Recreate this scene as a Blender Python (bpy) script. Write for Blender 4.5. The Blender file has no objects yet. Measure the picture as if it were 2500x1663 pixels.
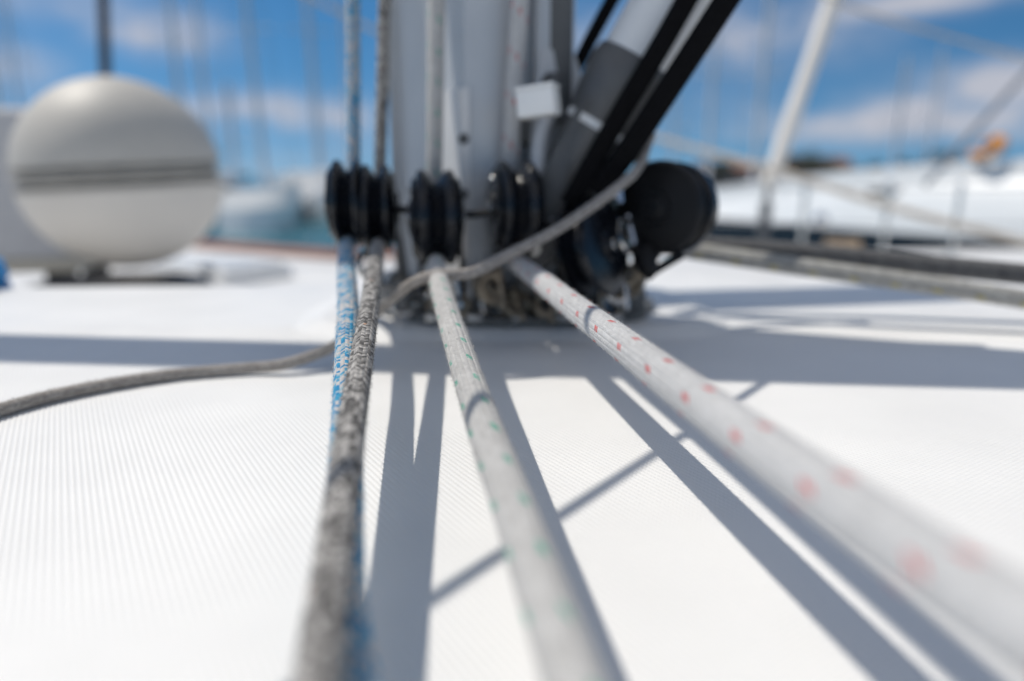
import bpy, bmesh, math, random
import numpy as np
from mathutils import Vector, Matrix, Quaternion

random.seed(7)
rng = np.random.default_rng(7)
sc = bpy.context.scene
COL = sc.collection

# ------------------------------------------------------------------ camera
FPX, CX, CY, CAMZ = 1667.0, 1250.0, 831.5, 0.115      # focal length and centre for a 2500 px wide frame
PITCH = math.atan((831 - 440) / FPX)
cam_d = bpy.data.cameras.new('camera'); cam = bpy.data.objects.new('camera', cam_d); COL.objects.link(cam)
sc.camera = cam
cam_d.sensor_width = 36; cam_d.sensor_fit = 'HORIZONTAL'; cam_d.lens = 24.0
cam_d.clip_start = 0.005; cam_d.clip_end = 5000
cam.location = (0, 0, CAMZ); cam.rotation_euler = (math.pi / 2 - PITCH, 0, 0)
cam_d.dof.use_dof = True; cam_d.dof.focus_distance = 0.285; cam_d.dof.aperture_fstop = 2.9
cam_d.dof.aperture_blades = 0
FW = Vector((0, math.cos(PITCH), -math.sin(PITCH))); DN = Vector((0, -math.sin(PITCH), -math.cos(PITCH)))

def at(px, py, dep):
    """world point seen at (px, py) of the 2500 px frame, dep metres along the view axis"""
    return Vector((0, 0, CAMZ)) + dep * (FW + Vector(((px - CX) / FPX, 0, 0)) + ((py - CY) / FPX) * DN)

# ------------------------------------------------------------------ light
SA, SB = 0.58, -0.245                                   # shadow shift per metre of height (x, y)
to_sun = Vector((-SA, -SB, 1)).normalized()
SUN_EL = math.asin(to_sun.z)
sun_d = bpy.data.lights.new('sun', 'SUN'); sun = bpy.data.objects.new('sun', sun_d); COL.objects.link(sun)
sun_d.energy = 3.45; sun_d.angle = math.radians(0.53); sun_d.color = (1.0, 0.94, 0.85)
sun.rotation_euler = to_sun.to_track_quat('Z', 'Y').to_euler()

W = bpy.data.worlds.new('World'); sc.world = W; W.use_nodes = True
def build_world():
    nt = W.node_tree; n = nt.nodes; l = nt.links; n.clear()
    def mth(op, a, b=None, c=None, clamp=False):
        x = n.new('ShaderNodeMath'); x.operation = op; x.use_clamp = clamp
        for i, v in enumerate((a, b, c)):
            if v is None: continue
            if isinstance(v, (int, float)): x.inputs[i].default_value = v
            else: l.new(v, x.inputs[i])
        return x.outputs[0]
    sky = n.new('ShaderNodeTexSky'); sky.sky_type = 'NISHITA'; sky.sun_disc = False
    sky.sun_elevation = SUN_EL; sky.sun_rotation = math.atan2(to_sun.x, to_sun.y)
    sky.air_density = 1.0; sky.dust_density = 0.15; sky.ozone_density = 3.0; sky.altitude = 0
    hs = n.new('ShaderNodeHueSaturation'); hs.inputs['Saturation'].default_value = 1.2; hs.inputs['Value'].default_value = 1.12
    tint = n.new('ShaderNodeMixRGB'); tint.blend_type = 'MULTIPLY'; tint.inputs[0].default_value = 1; tint.inputs[2].default_value = (.84, 1.01, 1.05, 1)
    l.new(sky.outputs[0], tint.inputs[1]); l.new(tint.outputs[0], hs.inputs['Color'])
    tc = n.new('ShaderNodeTexCoord')
    sep = n.new('ShaderNodeSeparateXYZ'); l.new(tc.outputs['Generated'], sep.inputs[0])
    lift = n.new('ShaderNodeCombineXYZ'); l.new(sep.outputs[0], lift.inputs[0]); l.new(sep.outputs[1], lift.inputs[1])
    l.new(mth('MULTIPLY_ADD', mth('MAXIMUM', sep.outputs[2], 0.0), 1.1, 0.13), lift.inputs[2])       # clear air: no pale band at the horizon
    nrmz = n.new('ShaderNodeVectorMath'); nrmz.operation = 'NORMALIZE'; l.new(lift.outputs[0], nrmz.inputs[0]); l.new(nrmz.outputs[0], sky.inputs['Vector'])
    az = mth('ARCTAN2', sep.outputs[0], sep.outputs[1]); el = mth('ARCSINE', sep.outputs[2])
    cmb = n.new('ShaderNodeCombineXYZ'); l.new(az, cmb.inputs[0]); l.new(el, cmb.inputs[1])
    mp = n.new('ShaderNodeMapping'); mp.inputs['Scale'].default_value = (1, 2.2, 1); l.new(cmb.outputs[0], mp.inputs[0])
    nz = n.new('ShaderNodeTexNoise'); nz.inputs['Scale'].default_value = 7; nz.inputs['Detail'].default_value = 6
    nz.inputs['Roughness'].default_value = 0.62; l.new(mp.outputs[0], nz.inputs['Vector'])
    tot = None
    # cloud banks: azimuth, elevation, half width, half height (degrees), weight
    for a, e, wa, we, s in CLOUDS:
        da = mth('DIVIDE', mth('SUBTRACT', az, math.radians(a)), math.radians(wa))
        de = mth('DIVIDE', mth('SUBTRACT', el, math.radians(e)), math.radians(we))
        g = mth('MULTIPLY', mth('EXPONENT', mth('MULTIPLY', mth('ADD', mth('MULTIPLY', da, da), mth('MULTIPLY', de, de)), -1.0)), s)
        tot = g if tot is None else mth('ADD', tot, g)
    base = mth('MULTIPLY', mth('SUBTRACT', nz.outputs[0], 0.62, None, True), 1.5)      # loose cloud everywhere else
    dens = mth('MULTIPLY', tot, mth('MULTIPLY', mth('SUBTRACT', nz.outputs[0], 0.30, None, True), 5.2))
    dens = mth('MINIMUM', mth('ADD', dens, base), 0.9)
    mix = n.new('ShaderNodeMixRGB'); l.new(dens, mix.inputs[0]); l.new(hs.outputs[0], mix.inputs[1])
    hi = mth('MULTIPLY', mth('SUBTRACT', el, math.radians(20), None, True), 3.0, None, True)           # added overhead clouds made whiter to lift the fill light
    cc = n.new('ShaderNodeMixRGB'); l.new(hi, cc.inputs[0]); cc.inputs[1].default_value = (7.0, 7.1, 7.9, 1); cc.inputs[2].default_value = (8.2, 8.0, 7.9, 1)
    l.new(cc.outputs[0], mix.inputs[2])
    bg = n.new('ShaderNodeBackground'); bg.inputs[1].default_value = 0.076; l.new(mix.outputs[0], bg.inputs[0])
    out = n.new('ShaderNodeOutputWorld'); l.new(bg.outputs[0], out.inputs[0])
def azel(px, py):
    r = (at(px, py, 1) - Vector((0, 0, CAMZ))).normalized()
    return math.degrees(math.atan2(r.x, r.y)), math.degrees(math.asin(r.z))
CLOUDS = []
for px, py, wx, wy, s in [(390, 85, 110, 36, .75), (180, 10, 200, 40, .3), (30, 190, 110, 50, .5), (620, 275, 200, 32, .6), (860, 285, 60, 28, .5),
                          (1850, 50, 240, 90, .5), (1830, 125, 55, 26, .5), (1430, 90, 60, 50, .45), (2060, 312, 180, 30, .6), (2290, 270, 150, 36, .6),
                          (2470, 195, 120, 40, .8), (2480, 290, 150, 40, .4), (2330, 0, 120, 18, .5), (2120, 20, 120, 24, .4), (1300, 300, 900, 70, .12), (600, 400, 900, 60, .15)]:
    a, e = azel(px, py)
    CLOUDS.append((a, e, math.degrees(wx / FPX), math.degrees(wy / FPX), s))
CLOUDS += [(-120, 40, 50, 22, .9), (150, 50, 50, 25, .9), (90, 45, 35, 20, .8), (20, 60, 40, 18, .7), (-170, 25, 40, 12, .7)]  # unseen clouds added outside the view to raise the fill light
build_world()
sc.view_settings.view_transform = 'Standard'; sc.view_settings.look = 'None'
sc.view_settings.exposure = 0.0; sc.view_settings.gamma = 1.0
sc.render.engine = 'CYCLES'
sc.cycles.use_denoising = True
sc.cycles.max_bounces = 8

# ------------------------------------------------------------------ helpers
def tag(o, label=None, cat=None, group=None, kind=None):
    if label: o['label'] = label
    if cat: o['category'] = cat
    if group: o['group'] = group
    if kind: o['kind'] = kind
    return o

def thing(name, loc, label, cat, group=None):
    o = bpy.data.objects.new(name, None); COL.objects.link(o); o.location = loc
    o.empty_display_size = 0.05
    return tag(o, label, cat, group)

def link(name, bm, mat, parent=None, smooth=True, angle=35):
    """bm is in world coordinates; becomes one mesh object"""
    me = bpy.data.meshes.new(name)
    bmesh.ops.recalc_face_normals(bm, faces=bm.faces[:])
    if parent is not None:
        bm.transform(Matrix.Translation(-Vector(parent_loc(parent))))
    bm.to_mesh(me); bm.free()
    if smooth:
        me.polygons.foreach_set('use_smooth', [True] * len(me.polygons))
        me.set_sharp_from_angle(angle=math.radians(angle))
    o = bpy.data.objects.new(name, me); COL.objects.link(o)
    me.materials.append(mat)
    if parent is not None: o.parent = parent
    return o

def parent_loc(p):
    v = Vector((0, 0, 0))
    while p is not None:
        v = v + p.location; p = p.parent
    return v

def frame(zdir, xhint=(1, 0, 0)):
    z = Vector(zdir).normalized(); x = Vector(xhint)
    x = (x - z * x.dot(z))
    if x.length < 1e-5: x = Vector((0, 1, 0)) - z * z.y
    x.normalize(); y = z.cross(x)
    return Matrix((x, y, z)).transposed().to_4x4()

def add_box(bm, c, size, rot=None, bev=0.0, seg=2):
    m = Matrix.Translation(c) @ (rot.to_4x4() if rot is not None else Matrix.Identity(4)) @ Matrix.Diagonal((*size, 1))
    g = bmesh.ops.create_cube(bm, size=1.0, matrix=m)
    if bev > 0:
        ed = list({e for v in g['verts'] for e in v.link_edges})
        bmesh.ops.bevel(bm, geom=ed, offset=bev, segments=seg, profile=0.6, affect='EDGES')

def add_lathe(bm, o, axis, prof, n=40, xhint=(0, 0, 1)):
    """prof: list of (radius, height along the axis)"""
    M = Matrix.Translation(o) @ frame(axis, xhint)
    rings = []
    for r, h in prof:
        if r < 1e-6: rings.append([bm.verts.new(M @ Vector((0, 0, h)))])
        else: rings.append([bm.verts.new(M @ Vector((r * math.cos(2 * math.pi * i / n), r * math.sin(2 * math.pi * i / n), h))) for i in range(n)])
    for a, b in zip(rings, rings[1:]):
        for i in range(n):
            j = (i + 1) % n
            if len(a) == 1 and len(b) == 1: break
            if len(a) == 1: bm.faces.new((a[0], b[i], b[j]))
            elif len(b) == 1: bm.faces.new((a[i], b[0], a[j]))
            else: bm.faces.new((a[i], b[i], b[j], a[j]))

def add_rod(bm, a, b, r, r2=None, n=16):
    a = Vector(a); b = Vector(b); L = (b - a).length; r2 = r if r2 is None else r2
    e = min(r, r2) * 0.15
    add_lathe(bm, a, b - a, [(0, 0), (r - e, 0), (r, e), (r2, L - e), (r2 - e, L), (0, L)], n, (0.3, 0.2, 1))

def spline(pts, step=0.01):
    P = [Vector(p) for p in pts]
    P = [P[0] * 2 - P[1]] + P + [P[-1] * 2 - P[-2]]
    out = []
    for i in range(1, len(P) - 2):
        a, b, c, d = P[i - 1], P[i], P[i + 1], P[i + 2]
        k = max(2, int((c - b).length / step))
        for j in range(k):
            t = j / k
            out.append(0.5 * ((2 * b) + (c - a) * t + (2 * a - 5 * b + 4 * c - d) * t * t + (3 * b - a - 3 * c + d) * t ** 3))
    out.append(P[-2]); return out

def add_tube(bm, pts, rad, n=16, cap=True, uv=None, twist=0.0, fuzz=None, fuzz_len=0.0013):
    """tube along pts with UVs: u = metres along, v = round the section; fuzz: function(point) -> hairs per metre"""
    pts = [Vector(p) for p in pts]
    rads = rad if isinstance(rad, (list, tuple)) else [rad] * len(pts)
    T = [(pts[min(i + 1, len(pts) - 1)] - pts[max(i - 1, 0)]).normalized() for i in range(len(pts))]
    x = Vector((0.31, 0.2, 1)); x = (x - T[0] * x.dot(T[0])).normalized()
    rings = []; s = 0; S = []; fr = []
    for i, p in enumerate(pts):
        if i:
            s += (p - pts[i - 1]).length
            q = T[i - 1].rotation_difference(T[i]); x = q @ x
            x = (x - T[i] * x.dot(T[i])).normalized()
        y = T[i].cross(x); S.append(s); fr.append((x.copy(), y))
        rings.append([bm.verts.new(p + rads[i] * (x * math.cos(2 * math.pi * j / n) + y * math.sin(2 * math.pi * j / n))) for j in range(n)])
    lay = bm.loops.layers.uv.verify()
    for i in range(len(pts) - 1):
        for j in range(n):
            k = (j + 1) % n
            f = bm.faces.new((rings[i][j], rings[i][k], rings[i + 1][k], rings[i + 1][j]))
            for lp, (u, v) in zip(f.loops, ((S[i], j / n), (S[i], (j + 1) / n), (S[i + 1], (j + 1) / n), (S[i + 1], j / n))):
                lp[lay].uv = (u, v)
    if cap:
        for r in (rings[0], rings[-1]):
            f = bm.faces.new(r)
            for lp in f.loops: lp[lay].uv = (S[0], 0.02)
    if fuzz:
        for i in range(len(pts) - 1):
            L = S[i + 1] - S[i]; k = fuzz(pts[i]) * L
            k = int(k) + (random.random() < k - int(k))
            for _ in range(k):
                t = random.random(); th = random.random() * 2 * math.pi
                x, y = fr[i]; nrm = x * math.cos(th) + y * math.sin(th)
                p = pts[i].lerp(pts[i + 1], t) + nrm * rads[i] * 0.985
                tang = T[i].cross(nrm)
                d = (nrm * random.uniform(.5, 1.0) + T[i] * random.uniform(-1, 1) + tang * random.uniform(-1, 1)).normalized()
                h = fuzz_len * random.uniform(.4, 1.3)
                w = d.cross(nrm); w = (w.normalized() if w.length > 1e-3 else tang) * 0.000042
                vs = [bm.verts.new(q) for q in (p - w, p + w, p + d * h * .6 + w * .7 + nrm * h * .15, p + d * h + nrm * h * .05)]
                f = bm.faces.new(vs)
                for lp in f.loops: lp[lay].uv = (S[i] + t * L, th / (2 * math.pi))

def add_prism(bm, pts2, z0, z1):
    lo = [bm.verts.new((x, y, z0)) for x, y in pts2]; hi = [bm.verts.new((x, y, z1)) for x, y in pts2]
    n = len(pts2)
    for i in range(n):
        j = (i + 1) % n
        bm.faces.new((lo[i], lo[j], hi[j], hi[i]))
    bm.faces.new(lo[::-1]); bm.faces.new(hi)

def add_plate(bm, pts2, M, th, bev=0.0):
    """flat outline in the local xy plane of M, thickness th along local z"""
    lo = [bm.verts.new(M @ Vector((x, y, -th / 2))) for x, y in pts2]; hi = [bm.verts.new(M @ Vector((x, y, th / 2))) for x, y in pts2]
    n = len(pts2); fs = []
    for i in range(n):
        j = (i + 1) % n
        fs.append(bm.faces.new((lo[i], lo[j], hi[j], hi[i])))
    a = bm.faces.new(lo[::-1]); b = bm.faces.new(hi)
    if bev > 0:
        bmesh.ops.bevel(bm, geom=list(a.edges) + list(b.edges), offset=bev, segments=2, profile=0.5, affect='EDGES')

def add_torus(bm, c, axis, R, r, n=36, m=12, a0=0, a1=2 * math.pi, xhint=(0, 0, 1), closed=None):
    M = Matrix.Translation(c) @ frame(axis, xhint)
    closed = (a1 - a0) > 2 * math.pi - 1e-4 if closed is None else closed
    k = n if closed else n + 1
    rings = []
    for i in range(k):
        t = a0 + (a1 - a0) * i / n
        rings.append([bm.verts.new(M @ Vector(((R + r * math.cos(2 * math.pi * j / m)) * math.cos(t), (R + r * math.cos(2 * math.pi * j / m)) * math.sin(t), r * math.sin(2 * math.pi * j / m)))) for j in range(m)])
    for i in range(k if closed else k - 1):
        A, B = rings[i], rings[(i + 1) % k]
        for j in range(m):
            q = (j + 1) % m
            bm.faces.new((A[j], B[j], B[q], A[q]))
    if not closed:
        bm.faces.new(rings[0]); bm.faces.new(rings[-1][::-1])

BM = bmesh.new
# ------------------------------------------------------------------ materials
def mat(name, col, rough=0.5, metal=0.0, spec=0.5, noise=0.0, nscale=60, bump=0.0, bscale=400, coat=0.0):
    m = bpy.data.materials.new(name); m.use_nodes = True
    nt = m.node_tree; n = nt.nodes; l = nt.links
    b = n['Principled BSDF']
    b.inputs['Base Color'].default_value = (*col, 1); b.inputs['Roughness'].default_value = rough
    b.inputs['Metallic'].default_value = metal; b.inputs['Specular IOR Level'].default_value = spec
    b.inputs['Coat Weight'].default_value = coat
    tc = n.new('ShaderNodeTexCoord')
    if noise > 0:
        nz = n.new('ShaderNodeTexNoise'); nz.inputs['Scale'].default_value = nscale; nz.inputs['Detail'].default_value = 5
        l.new(tc.outputs['Object'], nz.inputs['Vector'])
        rp = n.new('ShaderNodeValToRGB'); l.new(nz.outputs[0], rp.inputs[0])
        rp.color_ramp.elements[0].position = .3; rp.color_ramp.elements[1].position = .7
        rp.color_ramp.elements[0].color = (*[c * (1 - noise) for c in col], 1); rp.color_ramp.elements[1].color = (*[min(1, c * (1 + noise)) for c in col], 1)
        l.new(rp.outputs[0], b.inputs['Base Color'])
        rr = n.new('ShaderNodeMapRange'); l.new(nz.outputs[0], rr.inputs[0])
        rr.inputs[3].default_value = max(0, rough - .1); rr.inputs[4].default_value = min(1, rough + .12)
        l.new(rr.outputs[0], b.inputs['Roughness'])
    if bump > 0:
        n2 = n.new('ShaderNodeTexNoise'); n2.inputs['Scale'].default_value = bscale; n2.inputs['Detail'].default_value = 3
        l.new(tc.outputs['Object'], n2.inputs['Vector'])
        bp = n.new('ShaderNodeBump'); bp.inputs['Strength'].default_value = bump; bp.inputs['Distance'].default_value = 0.002
        l.new(n2.outputs[0], bp.inputs['Height']); l.new(bp.outputs[0], b.inputs['Normal'])
    return m

def rope_mat(name, palette, ncol=20, freq=560, fleck=None, fleck_cols=4, fleck_every=12, rnd=1.0, bumpd=0.0006, chev=1.0, big=0.0):
    """plaited cover: strands in chevrons; palette = list of (position, colour) chosen at random strand by strand"""
    m = bpy.data.materials.new(name); m.use_nodes = True
    nt = m.node_tree; n = nt.nodes; l = nt.links; b = n['Principled BSDF']
    b.inputs['Roughness'].default_value = 0.85; b.inputs['Specular IOR Level'].default_value = 0.25
    b.inputs['Sheen Weight'].default_value = 0.15
    def mth(op, a, bb=None, c=None, clamp=False):
        x = n.new('ShaderNodeMath'); x.operation = op; x.use_clamp = clamp
        for i, v in enumerate((a, bb, c)):
            if v is None: continue
            if isinstance(v, (int, float)): x.inputs[i].default_value = v
            else: l.new(v, x.inputs[i])
        return x.outputs[0]
    uv = n.new('ShaderNodeUVMap'); sp = n.new('ShaderNodeSeparateXYZ'); l.new(uv.outputs[0], sp.inputs[0])
    U, V = sp.outputs[0], sp.outputs[1]
    wob = n.new('ShaderNodeTexNoise'); wob.inputs['Scale'].default_value = 900; wob.inputs['Detail'].default_value = 2
    tc = n.new('ShaderNodeTexCoord'); l.new(tc.outputs['Object'], wob.inputs['Vector'])
    w = mth('MULTIPLY', mth('SUBTRACT', wob.outputs[0], 0.5), 0.9)
    vc = mth('ADD', mth('MULTIPLY', V, ncol), mth('MULTIPLY', w, 0.35)); ci = mth('FLOOR', vc); fv = mth('FRACT', vc)
    par = mth('FLOORED_MODULO', ci, 2)
    ch = mth('ADD', mth('MULTIPLY', fv, mth('SUBTRACT', 1, mth('MULTIPLY', par, 2))), par)
    t = mth('ADD', mth('ADD', mth('MULTIPLY', U, freq), mth('MULTIPLY', ch, chev)), w)
    ti = mth('FLOOR', t); ft = mth('FRACT', t)
    cb = n.new('ShaderNodeCombineXYZ'); l.new(ci, cb.inputs[0]); l.new(ti, cb.inputs[1])
    wn = n.new('ShaderNodeTexWhiteNoise'); wn.noise_dimensions = '2D'; l.new(cb.outputs[0], wn.inputs['Vector'])
    val = wn.outputs['Value']
    if big > 0:
        bn = n.new('ShaderNodeTexNoise'); bn.inputs['Scale'].default_value = 260; bn.inputs['Detail'].default_value = 3
        l.new(tc.outputs['Object'], bn.inputs['Vector'])
        val = mth('ADD', mth('MULTIPLY', val, 1 - big), mth('MULTIPLY', mth('MULTIPLY_ADD', bn.outputs[0], 2.2, -.6), big), None, True)
    rp = n.new('ShaderNodeValToRGB'); rp.color_ramp.interpolation = 'LINEAR' if rnd < 1 else 'CONSTANT'
    els = rp.color_ramp.elements
    els[0].position, els[0].color = palette[0][0], (*palette[0][1], 1)
    els[1].position, els[1].color = palette[1][0], (*palette[1][1], 1)
    for p, c in palette[2:]:
        e = els.new(p); e.color = (*c, 1)
    l.new(val, rp.inputs[0]); col = rp.outputs[0]
    if fleck:
        a = mth('COMPARE', mth('FLOORED_MODULO', ci, fleck_cols), 0, 0.1)
        q = mth('FLOORED_MODULO', mth('ADD', ti, mth('MULTIPLY', mth('FLOOR', mth('DIVIDE', ci, fleck_cols)), 2)), fleck_every)
        a2 = mth('ADD', mth('COMPARE', q, 0, 0.1), mth('COMPARE', q, 1, 0.1))
        e = mth('LESS_THAN', mth('ABSOLUTE', mth('SUBTRACT', ft, .5)), .32)
        k = mth('MULTIPLY', mth('MULTIPLY', a, a2), mth('MULTIPLY', e, 0.88))
        mx = n.new('ShaderNodeMixRGB'); l.new(k, mx.inputs[0]); l.new(col, mx.inputs[1]); mx.inputs[2].default_value = (*fleck, 1); col = mx.outputs[0]
    # dirt in long soft patches
    dn = n.new('ShaderNodeTexNoise'); dn.inputs['Scale'].default_value = 45; dn.inputs['Detail'].default_value = 5; l.new(tc.outputs['Object'], dn.inputs['Vector'])
    dm = n.new('ShaderNodeMapRange'); l.new(dn.outputs[0], dm.inputs[0]); dm.inputs[1].default_value = .3; dm.inputs[2].default_value = .75; dm.inputs[3].default_value = 1.0; dm.inputs[4].default_value = 0.89
    ml = n.new('ShaderNodeMixRGB'); ml.blend_type = 'MULTIPLY'; ml.inputs[0].default_value = 1; l.new(col, ml.inputs[1]); l.new(dm.outputs[0], ml.inputs[2])
    l.new(ml.outputs[0], b.inputs['Base Color'])
    h = mth('MULTIPLY', mth('POWER', mth('SINE', mth('MULTIPLY', ft, math.pi)), .6), mth('POWER', mth('SINE', mth('MULTIPLY', fv, math.pi)), .6))
    fine = n.new('ShaderNodeTexNoise'); fine.inputs['Scale'].default_value = 2500; l.new(tc.outputs['Object'], fine.inputs['Vector'])
    h = mth('ADD', h, mth('MULTIPLY', fine.outputs[0], .8))
    bp = n.new('ShaderNodeBump'); bp.inputs['Strength'].default_value = 0.9; bp.inputs['Distance'].default_value = bumpd
    l.new(h, bp.inputs['Height']); l.new(bp.outputs[0], b.inputs['Normal'])
    return m

M = {}
M['deck'] = mat('deck_gelcoat', (.80, .80, .79), .42, noise=.035, nscale=11)
M['gelcoat'] = mat('gelcoat', (.82, .82, .81), .25, noise=.03, nscale=4, coat=.3)
M['hull'] = mat('hull_white', (.86, .87, .87), .3, noise=.03, nscale=2, coat=.4)
M['alu'] = mat('anodised_aluminium', (.60, .615, .63), .42, metal=.25, noise=.06, nscale=14)
M['plate'] = mat('sun_patch_plate', (.74, .74, .74), .45, metal=.1, noise=.05, nscale=30)  # paler than the mast, to carry the sun patch in its colour
M['alu_dark'] = mat('worn_grey_aluminium', (.13, .13, .13), .45, metal=.5, noise=.14, nscale=40, bump=.2)
M['step'] = mat('mast_step_casting', (.17, .165, .155), .5, metal=.5, noise=.25, nscale=60, bump=.4)
M['black'] = mat('black_plastic', (.005, .006, .009), .24, spec=.45, noise=.25, nscale=80)
M['blackm'] = mat('matt_black_plastic', (.006, .006, .007), .5, spec=.3, noise=.25, nscale=80)
M['tape'] = mat('black_webbing', (.005, .005, .006), .9, spec=.15, noise=.3, nscale=200, bump=.5, bscale=1500)
M['steel'] = mat('stainless_steel', (.62, .62, .61), .16, metal=1, noise=.05, nscale=50)
M['chrome'] = mat('polished_steel', (.8, .8, .8), .06, metal=1)
M['bronze'] = mat('weathered_bronze', (.34, .285, .215), .35, metal=.8, noise=.25, nscale=90)
M['vang'] = mat('vang_tube_paint', (.78, .79, .79), .38, metal=.1, noise=.04, nscale=20)
M['whitep'] = mat('white_plastic', (.90, .90, .88), .4, noise=.03, nscale=50)
M['ball'] = mat('dome_plastic', (.50, .475, .43), .55, noise=.05, nscale=6)
M['ball_low'] = mat('dome_bounce_lit_plastic', (.64, .60, .545), .55, noise=.05, nscale=6)  # paler, warmer tone puts light bounced off the deck into the lower shell
M['seam'] = mat('seam_rubber', (.42, .395, .355), .6, noise=.08, nscale=20)
M['canvas'] = mat('grey_canvas', (.52, .52, .53), .8, noise=.05, nscale=30, bump=.3, bscale=500)
M['piping'] = mat('beige_piping', (.50, .46, .38), .7, noise=.05)
M['brown'] = mat('dark_brown_wood', (.055, .042, .034), .55, noise=.25, nscale=20)
M['teak'] = mat('teak_cap', (.30, .125, .08), .6, noise=.25, nscale=25)
M['mastfar'] = mat('far_mast_paint', (.72, .70, .72), .5, noise=.05)
M['darkhull'] = mat('navy_hull', (.02, .026, .04), .25, noise=.1)
M['darkglass'] = mat('dark_window', (.015, .018, .022), .08)
M['quay'] = mat('quay_stone', (.055, .052, .05), .85, noise=.3, nscale=1.2, bump=.5, bscale=6)
M['orange'] = mat('orange_cover', (.62, .25, .03), .65, noise=.12)
M['bluec'] = mat('blue_cloth', (.03, .22, .48), .8, noise=.15)
M['sidedeck'] = mat('side_deck_white', (.76, .76, .75), .5, noise=.04, nscale=10)
M['wire'] = mat('wire_rope', (.40, .40, .40), .3, metal=.9)
M['pvc'] = mat('white_shroud_cover', (.74, .71, .66), .45, noise=.05, nscale=12)
M['tan'] = mat('tan_leather', (.55, .40, .26), .7, noise=.15)
M['leaf'] = mat('pine_needles', (.055, .065, .04), .8, noise=.4, nscale=3)
M['trunk'] = mat('pine_bark', (.10, .07, .05), .9, noise=.3)
M['plaster'] = mat('old_plaster', (.33, .29, .25), .9, noise=.15, nscale=1)
M['tile'] = mat('roof_tiles', (.26, .13, .09), .8, noise=.2, nscale=4)
white_p = [(0, (.58, .57, .55)), (.35, (.615, .605, .585)), (.7, (.65, .64, .62))]
M['rope_red'] = rope_mat('white_red_fleck_rope', [(0, (.63, .63, .63)), (.4, (.66, .66, .66)), (.75, (.69, .69, .69))], 18, 430, fleck=(.66, .02, .02), fleck_cols=3, fleck_every=13)
M['rope_green'] = rope_mat('white_green_fleck_rope', white_p, 16, 430, fleck=(.01, .42, .28), fleck_cols=4, fleck_every=9)
M['rope_grey'] = rope_mat('grey_melange_rope', [(0, (.10, .095, .09)), (.26, (.20, .19, .18)), (.46, (.37, .355, .335)), (.72, (.60, .575, .545)), (.965, (.62, .36, .22))], 16, 600, chev=1.0, big=.12)
M['rope_blue'] = rope_mat('blue_white_rope', [(0, (.01, .28, .56)), (.26, (.04, .40, .66)), (.44, (.40, .56, .64)), (.54, (.68, .65, .64))], 18, 600, big=.12)
M['rope_dark'] = rope_mat('charcoal_rope', [(0, (.11, .11, .112)), (.5, (.14, .14, .14)), (.8, (.17, .17, .17))], 20, 500, fleck=(.008, .009, .013), fleck_cols=5, fleck_every=26)
M['rope_yellow'] = rope_mat('white_yellow_fleck_rope', [(0, (.46, .45, .42)), (.5, (.56, .55, .51)), (.8, (.62, .61, .57))], 15, 330, fleck=(.66, .54, .03), fleck_cols=5, fleck_every=10, bumpd=.0011)
M['cord'] = rope_mat('grey_brown_cord', [(0, (.34, .31, .28)), (.4, (.41, .375, .345)), (.75, (.49, .455, .42))], 14, 700, bumpd=.0005)
M['line_beige'] = rope_mat('beige_line', [(0, (.45, .41, .36)), (.5, (.55, .51, .46))], 12, 300)

# ------------------------------------------------------------------ setting: water, roof of the cabin, side deck
bm = BM()
bmesh.ops.create_grid(bm, x_segments=1, y_segments=1, size=2500, matrix=Matrix.Translation((0, 2300, -1.75)))
wm = mat('sea_water', (.012, .125, .165), .2, noise=.12, nscale=.3)
nt = wm.node_tree
nzw = nt.nodes.new('ShaderNodeTexNoise'); nzw.inputs['Scale'].default_value = 2.2; nzw.inputs['Detail'].default_value = 6
tcw = nt.nodes.new('ShaderNodeTexCoord'); nt.links.new(tcw.outputs['Object'], nzw.inputs['Vector'])
bpw = nt.nodes.new('ShaderNodeBump'); bpw.inputs['Strength'].default_value = .8; bpw.inputs['Distance'].default_value = .25
nt.links.new(nzw.outputs[0], bpw.inputs['Height']); nt.links.new(bpw.outputs[0], nt.nodes['Principled BSDF'].inputs['Normal'])
o = link('water', bm, wm); tag(o, kind='structure')

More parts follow.
